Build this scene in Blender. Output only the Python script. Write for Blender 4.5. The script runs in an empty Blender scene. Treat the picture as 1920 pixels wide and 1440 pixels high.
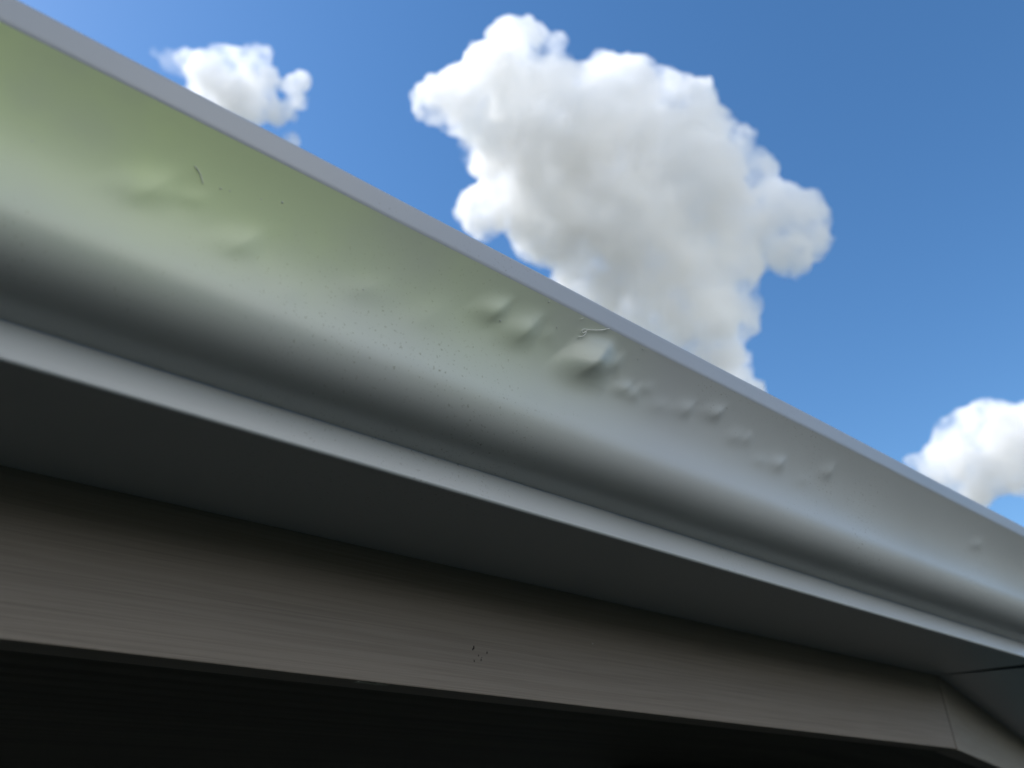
import bpy, bmesh, math, random
from mathutils import Vector, Matrix, noise
random.seed(7)
R = math.radians
sc = bpy.context.scene
C = sc.collection
HC = 2.55                                  # height of the lens above the ground

# ------------------------------------------------------------------ camera
cam = bpy.data.cameras.new('camera'); co = bpy.data.objects.new('camera', cam); C.objects.link(co)
r_ = Vector((0.77109622, -0.63665673, -0.00887866)); u_ = Vector((-0.31409173, -0.39247256, 0.86447191)); w_ = Vector((0.55385649, 0.66380231, 0.50260271))
m = Matrix((r_, u_, -w_)).transposed().to_4x4(); m.translation = Vector((0, 0, HC)); co.matrix_world = m
cam.sensor_width = 36; cam.lens = 1444.72/1920*36
cam.clip_start = 0.02; cam.clip_end = 20000
cam.dof.use_dof = True; cam.dof.focus_distance = 0.362; cam.dof.aperture_fstop = 9.0
sc.camera = co

# ------------------------------------------------------------------ sky, sun, exposure
SUN_AZ, SUN_EL = 136, 42                   # azimuth counted from +X towards +Y
wd = bpy.data.worlds.new('World'); sc.world = wd; wd.use_nodes = True
nt = wd.node_tree; nt.nodes.clear()
sk = nt.nodes.new('ShaderNodeTexSky'); sk.sky_type = 'NISHITA'; sk.sun_disc = False
sk.sun_elevation = R(SUN_EL); sk.sun_rotation = R(90-SUN_AZ); sk.altitude = 0; sk.air_density = 1.0; sk.dust_density = 0.3; sk.ozone_density = 1.6
bg = nt.nodes.new('ShaderNodeBackground'); bg.inputs[1].default_value = 0.155
wo = nt.nodes.new('ShaderNodeOutputWorld')
tcw = nt.nodes.new('ShaderNodeTexCoord')          # unseen broken white cloud added behind the photographer as fill light
nzw = nt.nodes.new('ShaderNodeTexNoise'); nzw.inputs['Scale'].default_value = 3.2; nzw.inputs['Detail'].default_value = 7
nt.links.new(tcw.outputs['Generated'], nzw.inputs[0])
dtw = nt.nodes.new('ShaderNodeVectorMath'); dtw.operation = 'DOT_PRODUCT'; dtw.inputs[1].default_value = Vector((-.24, -.97, .0))
nt.links.new(tcw.outputs['Generated'], dtw.inputs[0])
mrw = nt.nodes.new('ShaderNodeMapRange'); mrw.inputs[1].default_value = .28; mrw.inputs[2].default_value = .85; nt.links.new(dtw.outputs['Value'], mrw.inputs[0])
mn = nt.nodes.new('ShaderNodeMapRange'); mn.inputs[1].default_value = .40; mn.inputs[2].default_value = .56; nt.links.new(nzw.outputs[0], mn.inputs[0])
mu = nt.nodes.new('ShaderNodeMath'); mu.operation = 'MULTIPLY'; nt.links.new(mrw.outputs[0], mu.inputs[0]); nt.links.new(mn.outputs[0], mu.inputs[1])
mxw = nt.nodes.new('ShaderNodeMix'); mxw.data_type = 'RGBA'; nt.links.new(mu.outputs[0], mxw.inputs[0])
hsw = nt.nodes.new('ShaderNodeHueSaturation'); hsw.inputs['Saturation'].default_value = 1.25; nt.links.new(sk.outputs[0], hsw.inputs['Color'])
nt.links.new(hsw.outputs[0], mxw.inputs[6]); mxw.inputs[7].default_value = (12.8, 12.5, 11.7, 1)
nt.links.new(mxw.outputs[2], bg.inputs[0]); nt.links.new(bg.outputs[0], wo.inputs[0])
sl = bpy.data.lights.new('sun', 'SUN'); sl.energy = 4.5; sl.angle = R(0.5); sl.color = (1, 0.95, 0.88)
so = bpy.data.objects.new('sun', sl); C.objects.link(so)
sd = Vector((math.cos(R(SUN_EL))*math.cos(R(SUN_AZ)), math.cos(R(SUN_EL))*math.sin(R(SUN_AZ)), math.sin(R(SUN_EL))))
so.rotation_euler = sd.to_track_quat('Z', 'Y').to_euler()
sc.view_settings.view_transform = 'Standard'; sc.view_settings.look = 'None'
sc.view_settings.exposure = 0.35; sc.view_settings.gamma = 1.0
cy = sc.cycles
cy.use_denoising = True; cy.volume_step_rate = 0.15; cy.volume_max_steps = 256
cy.max_bounces = 24; cy.diffuse_bounces = 5; cy.glossy_bounces = 4; cy.volume_bounces = 20; cy.transparent_max_bounces = 16

# ------------------------------------------------------------------ helpers
def mat(name):
    x = bpy.data.materials.new(name); x.use_nodes = True
    n = x.node_tree.nodes; return x, n, x.node_tree.links, n['Principled BSDF']

def N(n, t, **k):
    o = n.new(t)
    for a, b in k.items(): setattr(o, a, b)
    return o

def obj(name, bm, material=None, parent=None, smooth=False):
    me = bpy.data.meshes.new(name)
    if isinstance(bm, tuple): me.from_pydata(bm[0], [], bm[1])
    else: bm.to_mesh(me); bm.free()
    if smooth:
        for p in me.polygons: p.use_smooth = True
    o = bpy.data.objects.new(name, me); C.objects.link(o)
    if material: me.materials.append(material)
    if parent: o.parent = parent
    return o

def tag(o, label, cat, group=None):
    o['label'] = label; o['category'] = cat
    if group: o['group'] = group
    return o

def thing(name, label, cat, loc, rz=0, group=None):
    o = bpy.data.objects.new(name, None); C.objects.link(o); o.location = loc; o.rotation_euler = (0, 0, rz)
    o.empty_display_size = 0.05
    return tag(o, label, cat, group)

def box(bm, a, b):
    vs = [bm.verts.new((x, y, z)) for x in (a[0], b[0]) for y in (a[1], b[1]) for z in (a[2], b[2])]
    for f in ((0,1,3,2),(4,6,7,5),(0,4,5,1),(2,3,7,6),(0,2,6,4),(1,5,7,3)): bm.faces.new([vs[i] for i in f])

def bez(a, b, c, d, n):
    return [tuple((1-t)**3*p+3*t*(1-t)**2*q+3*t*t*(1-t)*r+t**3*s for p, q, r, s in zip(a, b, c, d)) for t in [i/(n-1) for i in range(n)]]

# ------------------------------------------------------------------ materials
def paint(name, col, rough, specks=0.65, grain=0.02):
    x, n, l, p = mat(name)
    tc = N(n, 'ShaderNodeTexCoord')
    ns = N(n, 'ShaderNodeTexNoise'); ns.inputs['Scale'].default_value = 9; ns.inputs['Detail'].default_value = 5
    l.new(tc.outputs['Object'], ns.inputs[0])
    sp = N(n, 'ShaderNodeTexNoise'); sp.inputs['Scale'].default_value = 900; sp.inputs['Detail'].default_value = 3
    l.new(tc.outputs['Object'], sp.inputs[0])
    rr = N(n, 'ShaderNodeMapRange'); rr.inputs[1].default_value = .64; rr.inputs[2].default_value = .70
    l.new(sp.outputs[0], rr.inputs[0])
    ml = N(n, 'ShaderNodeMath', operation='MULTIPLY')
    pr = N(n, 'ShaderNodeMapRange'); pr.inputs[1].default_value = .48; pr.inputs[2].default_value = .62
    l.new(ns.outputs[0], pr.inputs[0]); l.new(pr.outputs[0], ml.inputs[0]); l.new(rr.outputs[0], ml.inputs[1])
    m2 = N(n, 'ShaderNodeMath', operation='MULTIPLY'); l.new(ml.outputs[0], m2.inputs[0]); m2.inputs[1].default_value = specks
    mx = N(n, 'ShaderNodeMix', data_type='RGBA')
    l.new(m2.outputs[0], mx.inputs[0]); mx.inputs[6].default_value = (*col, 1); mx.inputs[7].default_value = (col[0]*.45, col[1]*.42, col[2]*.36, 1)
    m3 = N(n, 'ShaderNodeMix', data_type='RGBA', blend_type='MULTIPLY'); m3.inputs[0].default_value = 1
    l.new(mx.outputs[2], m3.inputs[6])
    cr = N(n, 'ShaderNodeMapRange'); cr.inputs[1].default_value = .3; cr.inputs[2].default_value = .7; cr.inputs[3].default_value = .93; cr.inputs[4].default_value = 1
    l.new(ns.outputs[0], cr.inputs[0]); l.new(cr.outputs[0], m3.inputs[7])
    l.new(m3.outputs[2], p.inputs['Base Color'])
    p.inputs['Roughness'].default_value = rough
    fine = N(n, 'ShaderNodeTexNoise'); fine.inputs['Scale'].default_value = 1400; fine.inputs['Detail'].default_value = 2
    l.new(tc.outputs['Object'], fine.inputs[0])
    bp = N(n, 'ShaderNodeBump'); bp.inputs['Strength'].default_value = grain*5; bp.inputs['Distance'].default_value = .0002
    ad = N(n, 'ShaderNodeMath', operation='ADD'); l.new(fine.outputs[0], ad.inputs[0]); l.new(m2.outputs[0], ad.inputs[1])
    l.new(ad.outputs[0], bp.inputs['Height']); l.new(bp.outputs[0], p.inputs['Normal'])
    return x

M_gut = paint('white_gutter_paint', (.565, .58, .575), .33)
M_gut.node_tree.nodes['Principled BSDF'].inputs['IOR'].default_value = 1.65
def green_light_tint(x):  # green light from the left, painted into the upper face colour
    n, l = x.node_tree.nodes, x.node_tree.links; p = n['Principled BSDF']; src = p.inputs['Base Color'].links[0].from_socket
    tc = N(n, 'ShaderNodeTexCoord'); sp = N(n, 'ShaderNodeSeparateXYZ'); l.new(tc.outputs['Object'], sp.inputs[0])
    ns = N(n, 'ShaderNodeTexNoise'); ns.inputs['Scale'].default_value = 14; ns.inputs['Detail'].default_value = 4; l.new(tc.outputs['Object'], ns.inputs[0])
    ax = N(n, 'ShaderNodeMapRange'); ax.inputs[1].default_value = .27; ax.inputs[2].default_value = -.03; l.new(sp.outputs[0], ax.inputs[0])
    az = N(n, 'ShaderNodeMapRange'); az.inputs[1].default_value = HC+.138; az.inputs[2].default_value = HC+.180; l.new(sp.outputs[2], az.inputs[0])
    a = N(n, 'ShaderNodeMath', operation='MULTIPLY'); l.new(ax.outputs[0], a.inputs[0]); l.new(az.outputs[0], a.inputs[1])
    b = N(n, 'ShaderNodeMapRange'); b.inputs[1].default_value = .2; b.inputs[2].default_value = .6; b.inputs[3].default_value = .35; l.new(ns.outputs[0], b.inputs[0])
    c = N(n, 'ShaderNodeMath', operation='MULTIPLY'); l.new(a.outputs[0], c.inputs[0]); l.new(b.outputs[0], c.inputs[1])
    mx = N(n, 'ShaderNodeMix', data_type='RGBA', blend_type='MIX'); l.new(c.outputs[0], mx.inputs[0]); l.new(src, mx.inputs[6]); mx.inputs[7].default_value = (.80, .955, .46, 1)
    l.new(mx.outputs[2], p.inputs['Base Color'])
M_face = paint('white_gutter_paint_with_green_light', (.575, .585, .565), .33, 1.0)
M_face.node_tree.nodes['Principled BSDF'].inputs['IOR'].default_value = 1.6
green_light_tint(M_face)
M_joint_dark = paint('dark_joint', (.015, .018, .03), .5, 0)
M_roof = paint('asphalt_shingle', (.06, .055, .05), .9, 0)

def fascia_mat():
    x, n, l, p = mat('woodgrain_fascia_wrap')
    tc = N(n, 'ShaderNodeTexCoord'); mp = N(n, 'ShaderNodeMapping'); mp.inputs['Scale'].default_value = (12, 60, 900)
    l.new(tc.outputs['Object'], mp.inputs[0])
    ns = N(n, 'ShaderNodeTexNoise'); ns.inputs['Scale'].default_value = 1; ns.inputs['Detail'].default_value = 5; ns.inputs['Distortion'].default_value = .6
    l.new(mp.outputs[0], ns.inputs[0])
    cr = N(n, 'ShaderNodeValToRGB'); e = cr.color_ramp.elements
    e[0].position = .3; e[0].color = (.222, .186, .152, 1); e[1].position = .6; e[1].color = (.272, .23, .19, 1)
    l.new(ns.outputs[0], cr.inputs[0]); l.new(cr.outputs[0], p.inputs['Base Color'])
    p.inputs['Roughness'].default_value = .6
    bp = N(n, 'ShaderNodeBump'); bp.inputs['Strength'].default_value = .5; bp.inputs['Distance'].default_value = .0004
    l.new(ns.outputs[0], bp.inputs['Height']); l.new(bp.outputs[0], p.inputs['Normal'])
    return x
M_fascia = fascia_mat()
M_lip = paint('sky_tinted_lip_paint', (.47, .50, .55), .33, .6)  # same gutter paint, with blue sky light put into its colour
M_lip.node_tree.nodes['Principled BSDF'].inputs['IOR'].default_value = 1.6

def board_mat():
    x, n, l, p = mat('dark_ceiling_boards')
    tc = N(n, 'ShaderNodeTexCoord'); mp = N(n, 'ShaderNodeMapping'); mp.inputs['Scale'].default_value = (3, 40, 40)
    l.new(tc.outputs['Object'], mp.inputs[0])
    ns = N(n, 'ShaderNodeTexNoise'); ns.inputs['Scale'].default_value = 1; ns.inputs['Detail'].default_value = 4
    l.new(mp.outputs[0], ns.inputs[0])
    wv = N(n, 'ShaderNodeTexWave', wave_type='BANDS', bands_direction='Y'); wv.inputs['Scale'].default_value = 12; wv.inputs['Distortion'].default_value = .3
    l.new(tc.outputs['Object'], wv.inputs[0])
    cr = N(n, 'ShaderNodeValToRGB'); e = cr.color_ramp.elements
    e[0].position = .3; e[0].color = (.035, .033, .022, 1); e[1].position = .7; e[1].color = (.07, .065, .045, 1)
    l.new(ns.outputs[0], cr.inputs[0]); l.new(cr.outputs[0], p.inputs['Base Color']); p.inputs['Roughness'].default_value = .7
    bp = N(n, 'ShaderNodeBump'); bp.inputs['Strength'].default_value = .4; bp.inputs['Distance'].default_value = .003
    l.new(wv.outputs[1], bp.inputs['Height']); l.new(bp.outputs[0], p.inputs['Normal'])
    return x
M_ceil = board_mat()

def simple(name, a, b, scale, rough=.9, bump=0, dist=.01):
    x, n, l, p = mat(name)
    tc = N(n, 'ShaderNodeTexCoord'); ns = N(n, 'ShaderNodeTexNoise'); ns.inputs['Scale'].default_value = scale; ns.inputs['Detail'].default_value = 6
    l.new(tc.outputs['Object'], ns.inputs[0])
    cr = N(n, 'ShaderNodeValToRGB'); e = cr.color_ramp.elements
    e[0].position = .35; e[0].color = (*a, 1); e[1].position = .65; e[1].color = (*b, 1)
    l.new(ns.outputs[0], cr.inputs[0]); l.new(cr.outputs[0], p.inputs['Base Color']); p.inputs['Roughness'].default_value = rough
    if bump:
        bp = N(n, 'ShaderNodeBump'); bp.inputs['Strength'].default_value = bump; bp.inputs['Distance'].default_value = dist
        l.new(ns.outputs[0], bp.inputs['Height']); l.new(bp.outputs[0], p.inputs['Normal'])
    return x
M_grass = simple('lawn_grass', (.03, .05, .014), (.05, .08, .02), 3)
M_land = simple('far_land', (.02, .025, .014), (.045, .045, .033), .02)
M_dark_ground = simple('dark_ground_shade', (.010, .008, .006), (.024, .019, .014), 25, 1, .5, .03)
M_wall = simple('house_siding', (.22, .2, .17), (.28, .255, .22), 4)
M_fibre = simple('pale_fibre', (.80, .80, .74), (.86, .86, .8), 200, .5)
M_crumb = simple('paint_crumb', (.5, .52, .48), (.7, .72, .66), 900, .5)
M_dirt = simple('dark_fly_spot', (.012, .007, .005), (.03, .018, .012), 900, .5)

M_chip = simple('chalky_chip', (.5, .47, .4), (.6, .57, .5), 500)
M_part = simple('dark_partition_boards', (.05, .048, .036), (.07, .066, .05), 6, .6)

# ------------------------------------------------------------------ ground
bm = bmesh.new(); bmesh.ops.create_grid(bm, x_segments=1, y_segments=1, size=6000)
o = obj('ground', bm, M_land); o['kind'] = 'structure'
bm = bmesh.new(); bmesh.ops.create_circle(bm, cap_ends=True, segments=48, radius=60, matrix=Matrix.Translation((0, 0, .004)))
o = obj('lawn', bm, M_grass); o['kind'] = 'structure'
bm = bmesh.new()
vs = [bm.verts.new(v) for v in ((-2.5, -8, .012), (9, -8, .012), (14, 0, .012), (14, 6, .012), (-2.5, 6, .012))]; bm.faces.new(vs)
o = obj('added_dark_ground_sheet', bm, M_dark_ground); o['kind'] = 'structure'  # unseen dark sheet added so the shaded ground bounces little light

# ------------------------------------------------------------------ the house: two runs of eave meeting at a blunt outside corner
YF = .325; XC = .775; TURN = R(15.3); HT = math.tan(TURN/2)
ZFB, ZGB = HC+.0593, HC+.1202              # fascia bottom edge, gutter bottom
house = thing('house', 'house eave with dark porch ceiling behind a wood grained taupe fascia', 'house', (0, 0, 0))
def eave(parent, sgn, x0, x1, mitre_at):
    """prism along x; sgn +1: mitre at the x1 end, -1: at the x0 end"""
    pass
def prism(prof, xa, xb, mitre_a=False, mitre_b=False, x_c=XC, steps=1):
    """profile (y,z) polygon swept along x; mitred ends follow the blunt corner line through (XC, YF)"""
    bm = bmesh.new(); rings = []
    for i in range(steps+1):
        ring = []
        for (y, z) in prof:
            A = xa + ((YF-y)*-HT if mitre_a else 0); B = xb + ((YF-y)*HT if mitre_b else 0)
            ring.append(bm.verts.new((A+(B-A)*i/steps, y, z)))
        rings.append(ring)
    k = len(prof)
    for a, b in zip(rings, rings[1:]):
        for j in range(k): bm.faces.new((a[j], a[(j+1) % k], b[(j+1) % k], b[j]))
    bm.faces.new(rings[0][::-1]); bm.faces.new(rings[-1])
    bmesh.ops.recalc_face_normals(bm, faces=bm.faces)
    return bm
T2 = Matrix.Translation((XC, YF, 0)) @ Matrix.Rotation(TURN, 4, 'Z') @ Matrix.Translation((-XC, -YF, 0))

# fascia boards (wrapped in metal with a pressed grain), bottom return 20 mm deep
fp = [(.325, ZFB), (.345, ZFB), (.345, HC+.24), (.325, HC+.24)]
f1 = obj('fascia_board', prism(fp, -1.6, XC-.0018, False, True), M_fascia, house)
f1['label'] = 'long taupe wood grained fascia board under the dented gutter'
fp2 = [(.3252, ZFB-.0006), (.345, ZFB-.0006), (.345, HC+.24), (.3252, HC+.24)]
bm = bmesh.new(); box(bm, (XC-.02, .3475, ZFB+.001), (XC+.02, .3495, HC+.24)); obj('added_joint_backing', bm, M_joint_dark, house)
f2 = obj('fascia_board', prism(fp2, XC+.0018, 6.2, True, False), M_fascia, house)
f2.matrix_world = T2; f2['label'] = 'short taupe fascia board past the corner seam'
for f in (f1, f2):
    b = f.modifiers.new('bevel', 'BEVEL'); b.width = .0006; b.segments = 2; b.limit_method = 'ANGLE'
# porch ceiling: boards a few mm above the fascia's lower edge, running deep under the roof
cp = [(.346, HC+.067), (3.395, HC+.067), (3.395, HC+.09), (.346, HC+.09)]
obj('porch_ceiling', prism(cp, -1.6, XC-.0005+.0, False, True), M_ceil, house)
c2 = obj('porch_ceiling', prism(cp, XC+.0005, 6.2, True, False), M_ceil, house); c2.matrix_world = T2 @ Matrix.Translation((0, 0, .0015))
bm = bmesh.new()
for i in range(9):
    box(bm, (.1800+i*.0019+random.uniform(0, .0006), .3262+random.uniform(0, .0015), ZFB-.00025), (.1815+i*.0019+random.uniform(0, .0008), .3295+random.uniform(0, .002), ZFB+.0004))
    for v in bm.verts[-8:]: v.co.z += i*.00002
obj('chipped_edge', bm, M_chip, house)
# dark inner partition of the porch, its near end hanging just behind the fascia
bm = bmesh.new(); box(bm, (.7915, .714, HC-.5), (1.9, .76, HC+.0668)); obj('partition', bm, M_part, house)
# house walls under the roof, then the roof itself
wp = [(2.6, 0), (8.6, 0), (8.6, HC+.066), (2.6, HC+.066)]
obj('wall', prism([(3.4, 0), (11, 0), (11, HC+2.3), (3.4, HC+2.3)], -1.5, 0.6), M_wall, house)
w2 = obj('wall', prism([(3.4, 0), (11, 0), (11, HC+2.3), (3.4, HC+2.3)], 1.2, 6.1), M_wall, house); w2.matrix_world = T2
rp = [(.300, HC+.222), (.300, HC+.232), (3.39, HC+1.25), (3.39, HC+1.24)]
up = [(3.1, HC+2.15), (3.1, HC+2.25), (7.5, HC+5.6), (11.5, HC+2.6), (11.5, HC+2.45)]  # unseen upper storey, added to lengthen the house shadow
obj('added_upper_roof', prism(up, -1.7, XC-.001, False, True), M_roof, house)
u2 = obj('added_upper_roof', prism(up, XC+.001, 6.4, True, False), M_roof, house); u2.matrix_world = T2
obj('roof', prism(rp, -1.65, XC-.001, False, True), M_roof, house)
r2 = obj('roof', prism(rp, XC+.001, 6.3, True, False), M_roof, house); r2.matrix_world = T2 @ Matrix.Translation((0, 0, .003))
for x in (-1.45,):
    bm = bmesh.new(); box(bm, (x, .40, 0), (x+.12, .52, HC+.066)); obj('porch_post', bm, M_wall, house)

# ------------------------------------------------------------------ gutters
c1 = bez((.24168, .1333), (.2290, .1352), (.2150, .139), (.2138, .156), 46)
c2 = bez((.2138, .156), (.2130, .172), (.2065, .187), (.1980, .2009), 46)
FACE = c1 + c2[1:]
def face_pt(k):
    s = max(0, min(1, k))*(len(FACE)-1); i = min(int(s), len(FACE)-2); f = s-i
    a, b = FACE[i], FACE[i+1]
    y = a[0]+(b[0]-a[0])*f; z = a[1]+(b[1]-a[1])*f
    i0 = max(0, i-1); i1 = min(len(FACE)-1, i+2)
    dy = FACE[i1][0]-FACE[i0][0]; dz = FACE[i1][1]-FACE[i0][1]; L = math.hypot(dy, dz)
    return y, z, -dz/L, dy/L            # outward normal
# dents pushed out from inside: x, profile position, gentle side, steep side, half height, height
DENTS = [
 (0.0272,0.712,0.0075,0.0050,0.060,.0007), (0.0585,0.662,0.0068,0.0046,0.052,.0006), (0.1632,0.840,0.0070,0.0036,0.050,.0016),
 (0.1798,0.815,0.0080,0.0046,0.062,.0020), (0.2190,0.812,0.0098,0.0080,0.080,.0052), (0.2335,0.858,0.0036,0.0036,0.045,.0010),
 (0.2427,0.759,0.0051,0.0030,0.034,.0008), (0.2494,0.754,0.0037,0.0028,0.034,.0006), (0.1924,0.845,0.0038,0.0038,0.033,.0003),
 (0.2878,0.796,0.0070,0.0032,0.042,.0008), (0.3101,0.847,0.0080,0.0036,0.040,.0010), (0.3280,0.770,0.0056,0.0040,0.041,.0005),
 (0.3380,0.788,0.0048,0.0038,0.036,.0005), (0.3696,0.725,0.0080,0.0040,0.042,.0008), (0.4187,0.811,0.0070,0.0040,0.046,.0008),
 (0.6218,0.782,0.0090,0.0073,0.041,.0006), (0.0401,0.748,0.0052,0.0035,0.030,.0002), (0.0771,0.548,0.0049,0.0040,0.040,.00015),
 (0.1343,0.703,0.0060,0.0085,0.070,.0003), (0.1058,0.697,0.0067,0.0080,0.054,.0003), (0.2685,0.755,0.0063,0.0056,0.038,.0003),
 (0.2575,0.812,0.0045,0.0040,0.030,.0003), (0.3520,0.700,0.0050,0.0040,0.034,.0003), (0.3950,0.700,0.0060,0.0045,0.035,.0002)]
def dent(x, k):
    d = 0
    for cx, ck, a, b, v, h in DENTS:
        u = x-cx
        if u < -a*2.6 or u > b*2.6: continue
        q = (k-ck)/v; q = q/1.15 if q > 0 else q
        if abs(q) > 2.6: continue
        u -= q*(a+b)*.32                      # the ridge leans
        bb = b*(1-.35*max(-1.2, min(1.2, q)))
        e = u/(a if u < 0 else bb)
        e = math.sqrt(e*e+.012)-.11
        t = max(0, 1-e/1.75)
        d += h*t**1.35*(1.25-.25*t)*math.exp(-q*q*.8)
    f = max(0, min(1, (1-k)/.10))
    return d*f*f*(3-2*f)

def rowmesh(rows, xs, mitre, sgn):
    """rows: list of (y,z) ; grid mesh; returns verts, faces"""
    V = []; F = []
    for x in xs:
        for (y, z) in rows:
            V.append((x, y, z))
    n = len(rows)
    for i in range(len(xs)-1):
        for j in range(n-1): F.append((i*n+j, i*n+j+1, (i+1)*n+j+1, (i+1)*n+j))
    return V, F

def arc(cy_, cz, r, a0, a1, n=6):
    return [(cy_+r*math.cos(R(a0+(a1-a0)*i/(n-1))), cz+r*math.sin(R(a0+(a1-a0)*i/(n-1)))) for i in range(n)]

def gutter(label, x0, x1, side, hi):
    """side +1: mitre at the x1 end; side -1: mitre at the x0 end"""
    g = thing('rain_gutter', label, 'gutter', (0, 0, 0), 0, 'white ogee rain gutters along the eave')
    if hi:
        xs = [x0+(-.12-x0)*i/60 for i in range(60)] + [-.12+i*.0009 for i in range(int((.55+.12)/.0009))]
        last = xs[-1]; xs += [last+(x1-last)*i/120 for i in range(1, 121)]
    else: xs = [x0+(x1-x0)*i/80 for i in range(81)]
    gap0, gap1 = .0018, .095
    def fx(x, y):
        g_ = gap0+(YF-y)*gap1
        if side > 0:
            t = max(0, (x-(x1-.3))/.3); return x+t*((YF-y)*HT-g_)
        t = max(0, ((x0+.3)-x)/.3); return x-t*((YF-y)*HT-g_)
    def sheet(name, rows, disp=None, th=.0007):
        V, F = rowmesh(rows, xs, None, 0); n = len(rows); W = []
        for i, (x, y, z) in enumerate(V):
            if disp: y, z = disp(x, i % n)
            # gentle waviness of rolled sheet metal
            wy = .00035*noise.noise((x*5, z*14, 3.1))+.00012*noise.noise((x*23, z*30, 9.7))
            W.append((fx(x, y), y+wy, z+HC))
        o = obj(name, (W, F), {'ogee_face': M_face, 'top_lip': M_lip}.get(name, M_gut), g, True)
        s = o.modifiers.new('solid', 'SOLIDIFY'); s.thickness = th; s.offset = OFF.get(name, 1); s.use_rim = False
        return o
    # ogee face
    nk = 110 if hi else 40
    ks = [i/(nk-1) for i in range(nk)]
    rows = [face_pt(k)[:2] for k in ks]
    def fd(x, j):
        y, z, ny, nz = face_pt(ks[j]); d = dent(x, ks[j]) if hi else 0
        d += .00045*noise.noise((x*11, ks[j]*3, 1.7))*math.sin(math.pi*ks[j])
        return y+ny*d, z+nz*d
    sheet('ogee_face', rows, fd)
    # rolled lip: soft lower edge, flat front, rounded top, hem turned inwards
    lip = [(.1980, .2009), (.19782, .20125), (.19768, .2016), (.19755, .2020), (.19745, .2023)] + [(.19745-.0012*i/8, .2023+(.2096-.2023)*i/8) for i in range(1, 9)] + arc(.1978, .2097, .00155, 178, 90, 8) + [(.1990, .21125), (.2065, .2115), (.2122, .2114), (.2124, .2107), (.2122, .2100), (.2065, .2099)]
    sheet('top_lip', lip)
    # bottom bead: the bright upright strip
    zb, yb = .1202, .24168
    bead = [(yb+.0022, .1337), (yb+.0008, .1337)] + arc(yb+.0009, .1328, .0009, 90, 180, 6) + [(yb, .1326), (yb, .1323)] + [(yb-.0018*i/6, .1323-.0105*i/6) for i in range(1, 7)] + [(yb-.0019, .1211)] + arc(yb-.0005, zb+.0009, .0015, 188, 264, 7)
    sheet('bottom_bead', bead)
    # flat bottom and back
    sheet('bottom_panel', [(yb-.0007+(.3247-yb+.0007)*i/12, zb-.0006+.0006*i/12) for i in range(13)])
    sheet('back_panel', [(.3235, zb+.0006), (.3240, zb+.05), (.3240, .226)])
    return g
OFF = {'ogee_face': 1, 'top_lip': 1, 'bottom_bead': -1, 'bottom_panel': -1, 'back_panel': -1}
g1 = gutter('long white gutter with small dents in its curved face', -1.6, XC, 1, True)
g2 = gutter('short white gutter beyond the dark corner joint at the right', XC, 6.2, -1, False)
g2.matrix_world = T2
# dark strip added in the corner joint, blocking sky light through the slit
bm = prism([(.2425, HC+.1212), (.322, HC+.1212), (.322, HC+.1285), (.2425, HC+.1285)], XC-.022, XC+.022)
for v in bm.verts: v.co.x += (YF-v.co.y)*HT
obj('joint_light_block', bm, M_joint_dark, g1)

# ------------------------------------------------------------------ small things stuck on the gutter and fascia
def tube(pts, rad, name):
    bm = bmesh.new(); rings = []
    n = len(pts)
    for i, p in enumerate(pts):
        a = Vector(pts[max(0, i-1)]); b = Vector(pts[min(n-1, i+1)]); t = (b-a).normalized()
        s = t.cross(Vector((.2, 1, .3))).normalized(); q = t.cross(s)
        r = rad*(1 if 0 < i < n-1 else .35)*(.85+.3*random.random())
        rings.append([bm.verts.new(Vector(p)+(s*math.cos(j*math.pi/3)+q*math.sin(j*math.pi/3))*r) for j in range(6)])
    for a, b in zip(rings, rings[1:]):
        for j in range(6): bm.faces.new((a[j], a[(j+1) % 6], b[(j+1) % 6], b[j]))
    bm.faces.new(rings[0]); bm.faces.new(rings[-1][::-1])
    bmesh.ops.recalc_face_normals(bm, faces=bm.faces); return bm
def on_face(x, k, h=.0003):
    y, z, ny, nz = face_pt(k); d = dent(x, k)+h
    return (x, y+ny*d, z+nz*d+HC)
def spline(ps, sub=4):
    out = []
    for i in range(len(ps)-1):
        p0, p1, p2, p3 = [Vector(ps[max(0, min(len(ps)-1, i+d))]) for d in (-1, 0, 1, 2)]
        for s in range(sub):
            t = s/sub; out.append(.5*((2*p1)+(p2-p0)*t+(2*p0-5*p1+4*p2-p3)*t*t+(3*p1-p0-3*p2+p3)*t**3))
    out.append(Vector(ps[-1])); return out
FIB = [(0.2076,0.896),(0.2092,0.903),(0.2107,0.918),(0.2114,0.935),(0.2109,0.945),(0.2095,0.941),(0.2089,0.929),(0.2095,0.922),(0.2108,0.933),(0.2117,0.946),(0.2141,0.955),(0.2177,0.968),(0.2200,0.978),(0.2220,0.990),(0.2237,1.000)]
tag(obj('fibre', tube(spline([on_face(x, k, .0006+.0001*(i % 3)) for i, (x, k) in enumerate(FIB)]), .00021, ''), M_fibre, None, True), 'thin pale looped fibre stuck on the gutter just above the biggest dent', 'fibre')
S2 = [(0.0370,0.857),(0.0383,0.848),(0.0393,0.840),(0.0405,0.823),(0.0412,0.811)]
tag(obj('fibre', tube(spline([on_face(x, k, .00012) for x, k in S2]), .00018, ''), M_fibre, None, True), 'straight pale hair stuck to the paint at the upper left of the gutter', 'fibre')
S3 = [(0.2063,0.974),(0.2070,0.982),(0.2079,0.991)]
tag(obj('fibre', tube([on_face(x, k, .0002) for x, k in S3], .00012, ''), M_fibre, None, True), 'tiny straight fibre just above the looped fibre near the gutter lip', 'fibre')
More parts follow.
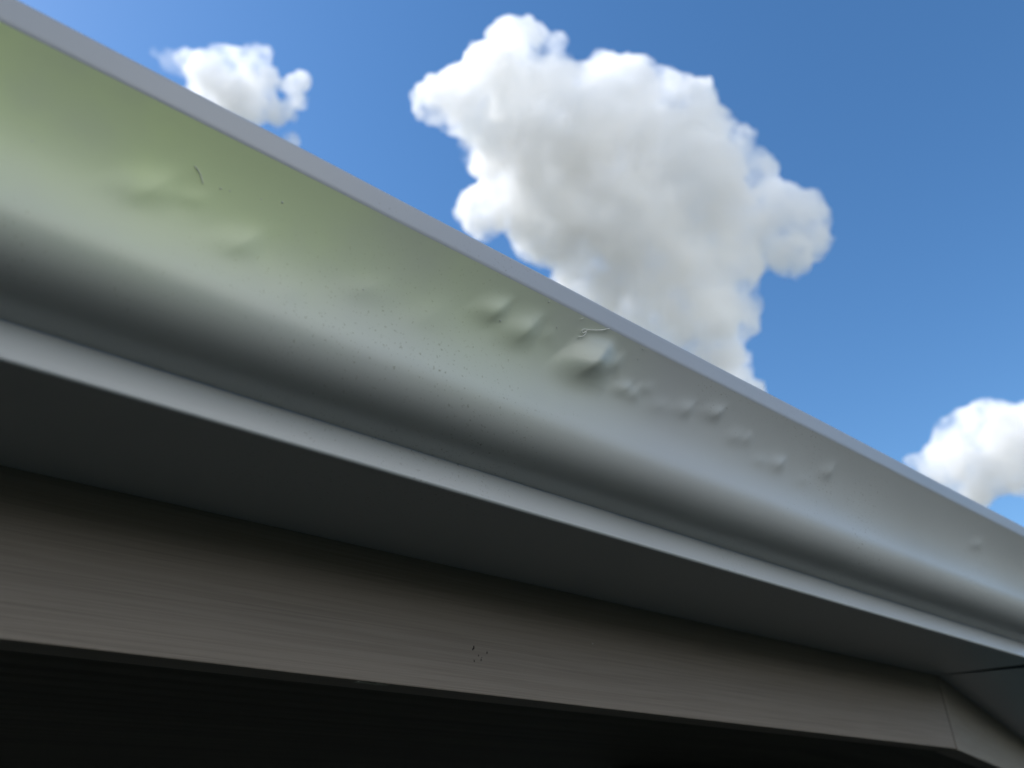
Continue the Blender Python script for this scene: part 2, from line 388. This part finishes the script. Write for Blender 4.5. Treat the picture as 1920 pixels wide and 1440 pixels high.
def blob(c, r, sx=1, sz=1):
    bm = bmesh.new(); bmesh.ops.create_icosphere(bm, subdivisions=2, radius=r)
    for v in bm.verts:
        f = 1+.35*noise.noise(v.co*(1.3/r)+Vector(c)*900); v.co = Vector((v.co.x*f*sx, v.co.y*f*.6, v.co.z*f*sz))+Vector(c)
    return bm
CR = [(.0670,.873,.0004,'largest pale crumb on the gutter face, right of the straight hair'),
 (.0468,.823,.0003,'upright pale crumb just right of the straight hair'),
 (.0497,.829,.0002,'small flat crumb second in the row right of the straight hair'),
 (.0600,.850,.0002,'small crumb just left of the largest pale crumb'),
 (.1872,.985,.00035,'pale crumb tucked under the gutter lip up left of the looped fibre'),
 (.1955,.896,.0003,'round pale crumb between the looped fibre and the second dent'),
 (.1659,.811,.00035,'dark edged crumb on the first of the middle dents'),
 (.2468,.929,.00025,'small crumb right of the biggest dent'),
 (.2478,.985,.0003,'small crumb close under the gutter lip right of the looped fibre'),
 (.1814,.879,.0002,'tiny crumb above the dent left of the biggest one'),
 (.1044,.691,.00025,'lone round crumb in the smooth middle of the gutter face'),
 (-.0057,.7055,.0002,'lone speck at the far left of the gutter face')]
for i, (x, k, r, lab) in enumerate(CR):
    tag(obj('crumb', blob(on_face(x, k, .00005), r, 1.1, .9), M_crumb if i in (0, 1, 4, 5, 10) else M_gut, None, True), lab, 'crumb', 'crumbs stuck on the gutter face')
FS = [(.2440,.0812,.0006,.5,1.7),(.2434,.0803,.0004,.6,1.6),(.2471,.0777,.00032,.8,1.3),(.2488,.0758,.00035,.7,1.9),(.2492,.0769,.0002,1,1),(.2444,.0748,.00038,.7,1.7),(.2526,.0797,.00036,.7,1.7)]
FL = ['long slanted brown smear at the top left of the spot cluster on the fascia', 'pale brown smudge beside the slanted smear on the fascia', 'upper small round spot in the middle of the cluster on the fascia',
 'larger reddish spot at the lower middle of the cluster on the fascia', 'tiny spot touching the larger reddish one on the fascia', 'lowest left brown spot of the cluster on the fascia', 'rightmost dark oval spot of the cluster on the fascia']
for i, (x, z, r, a, b) in enumerate(FS):
    tag(obj('dirt_spot', blob((x, .3249, HC+z), r, a, b), M_dirt, None, True), FL[i], 'dirt spot', 'dark spots on the fascia')
tag(obj('crumb', blob((.3298, .3248, HC+.0937), .00035), M_crumb, None, True), 'single pale crumb on the fascia right of the dark spots', 'crumb')

# ------------------------------------------------------------------ unseen wood added behind the photographer to darken the low horizon
M_added_leaf = simple('added_wood_leaves', (.04, .07, .02), (.07, .11, .035), 3, .6)
V = []; F = []
for i in range(26000):
    a = R(random.uniform(-190, 4)); rr = random.uniform(24, 30)
    top = 6.2+1.6*noise.noise((a*9, 0, 0))+1.0*noise.noise((a*31, 4, 0))+(.9 if a > R(-40) else 0)
    z = top*random.random()**.8; rr -= 2.5*math.sin(math.pi*z/top)*random.random()
    p = Vector((math.cos(a)*rr, math.sin(a)*rr, z)); e = Vector((random.gauss(0, 1), random.gauss(0, 1), random.gauss(0, 1))).normalized()
    f = e.orthogonal().normalized(); g_ = e.cross(f); w = random.uniform(.16, .34); k = len(V)
    V += [p-f*w, p+g_*w*.6, p+f*w, p-g_*w*.6]; F.append((k, k+1, k+2, k+3))
o = obj('added_woodland', (V, F), M_added_leaf); o['kind'] = 'stuff'

# ------------------------------------------------------------------ clouds: lumpy bodies of scattering air, kilometres away
def cloud_mat(dens, scale=.016, lo=.35, hi=.63):
    x = bpy.data.materials.new('cloud_vapour'); x.use_nodes = True; n = x.node_tree.nodes; l = x.node_tree.links; n.clear()
    out = n.new('ShaderNodeOutputMaterial'); v = n.new('ShaderNodeVolumeScatter')
    v.inputs['Color'].default_value = (.982, .985, .9985, 1); v.inputs['Anisotropy'].default_value = .2
    tc = n.new('ShaderNodeTexCoord'); ns = n.new('ShaderNodeTexNoise'); ns.inputs['Scale'].default_value = scale; ns.inputs['Detail'].default_value = 6; ns.inputs['Roughness'].default_value = .66
    l.new(tc.outputs['Object'], ns.inputs[0])
    mr = n.new('ShaderNodeMapRange'); mr.interpolation_type = 'SMOOTHSTEP'
    for k, q in ((1, lo), (2, hi), (3, 0), (4, dens)): mr.inputs[k].default_value = q
    l.new(ns.outputs[0], mr.inputs[0]); l.new(mr.outputs[0], v.inputs['Density'])
    l.new(v.outputs[0], out.inputs['Volume'])
    return x
M_cloud = cloud_mat(.06)
M_shade = bpy.data.materials.new('sun_blocker_vapour'); M_shade.use_nodes = True; _n = M_shade.node_tree.nodes; _n.clear()
_o = _n.new('ShaderNodeOutputMaterial'); _v = _n.new('ShaderNodeVolumeScatter'); _v.inputs['Density'].default_value = .03; _v.inputs['Color'].default_value = (.99, .99, .99, 1)
M_shade.node_tree.links.new(_v.outputs[0], _o.inputs['Volume'])
M_wisp = cloud_mat(.012)
t1 = bpy.data.textures.new('big_billow', 'CLOUDS'); t1.noise_scale = 90; t1.noise_depth = 2
t2 = bpy.data.textures.new('small_billow', 'CLOUDS'); t2.noise_scale = 34; t2.noise_depth = 3
t3 = bpy.data.textures.new('ragged_edge', 'CLOUDS'); t3.noise_scale = 14; t3.noise_depth = 4
def cloud(label, puffs, m_, vox, s1=40, s2=30, s3=22):
    bm = bmesh.new(); c = Vector((0, 0, 0))
    for p in puffs: c += Vector(p[:3])
    c /= len(puffs); c = Vector((round(c.x), round(c.y), round(c.z)))
    for x, y, z, r in puffs:
        bmesh.ops.create_icosphere(bm, subdivisions=3, radius=r, matrix=Matrix.Translation(Vector((x, y, z))-c))
    o = obj('cloud', bm, m_, None, True); o.location = c+Vector((0, 0, HC))
    rm = o.modifiers.new('union', 'REMESH'); rm.mode = 'VOXEL'; rm.voxel_size = vox; rm.use_smooth_shade = True
    for t, s in ((t1, s1), (t2, s2), (t3, s3)):
        d = o.modifiers.new('billow', 'DISPLACE'); d.texture = t; d.strength = s; d.mid_level = .48; d.texture_coords = 'GLOBAL'
    rm = o.modifiers.new('skin', 'REMESH'); rm.mode = 'VOXEL'; rm.voxel_size = vox*.8; rm.use_smooth_shade = True
    return tag(o, label, 'cloud')
MAIN =[(537,867,1219,42),(583,835,1231,62),(627,750,1324,54),(647,700,1329,33),(689,683,1323,27),(713,701,1290,31),(627,775,1232,93),(733,723,1233,83),(793,661,1276,57),(821,621,1243,60),(889,592,1238,57),(915,562,1191,64),(973,560,1165,62),(1026,530,1166,29),(669,795,1147,93),(771,754,1139,135),(907,682,1156,135),(969,612,1068,104),(1073,524,1115,33),(1121,564,1054,73),(1159,505,1027,47),(1192,521,995,44),(1155,545,964,42),(1129,514,1057,29),(1062,628,1023,93),(909,704,991,114),(798,806,1040,104),(721,866,1080,62),(676,894,1039,50),(654,924,1048,26),(680,924,1029,23),(769,852,1002,36),(877,819,957,78),(970,699,929,93),(1072,643,945,73),(987,788,886,73),(1045,707,854,83),(1103,663,894,67),(1147,679,846,39),(1116,708,799,52),(933,807,898,52),(1160,719,784,42),(1034,771,810,62),(1182,734,726,52)]
LEFT =[(194,1120,1256,52),(212,1102,1291,39),(249,1069,1309,26),(258,1046,1312,12),(246,1113,1243,62),(279,1109,1234,42),(276,1064,1266,23),(314,1082,1213,29),(317,1046,1265,17),(330,1024,1266,11),(334,1049,1235,17),(333,1060,1206,17),(349,1083,1168,15),(215,1164,1236,62),(140,1151,1301,19),(164,1143,1293,26)]
WISP =[(92,1180,1316,12),(121,1171,1301,23),(144,1163,1301,27)]
RIGHT =[(1554,431,666,54),(1536,484,646,50),(1521,530,624,37),(1485,547,614,21),(1586,411,693,33),(1638,416,663,62),(1595,451,606,62),(1582,502,586,52),(1687,418,608,52),(1648,365,669,62),(1592,514,559,31),(1517,521,597,42)]
cloud('largest white cumulus with a grey base in the middle of the sky', MAIN, M_cloud, 5)
cloud('small ragged white cloud rising behind the upper left of the gutter', LEFT, M_cloud, 3.5, 22, 22, 16)
cloud('bright white cloud low at the right edge behind the gutter', RIGHT, M_cloud, 4.5, 30, 24, 18)
# unseen cloud added between the sun and the house to shade the garden
sh = [(sd.x*1700+random.uniform(-260, 260), sd.y*1700+random.uniform(-260, 260), sd.z*1700+random.uniform(-60, 60), random.uniform(110, 170)) for _ in range(26)]
cloud('unseen cloud added to block the sun over the house', sh, M_shade, 20, 60, 30, 10)
cloud('faint thin wisp beside the small left cloud', WISP, M_wisp, 4, 15, 12, 14)
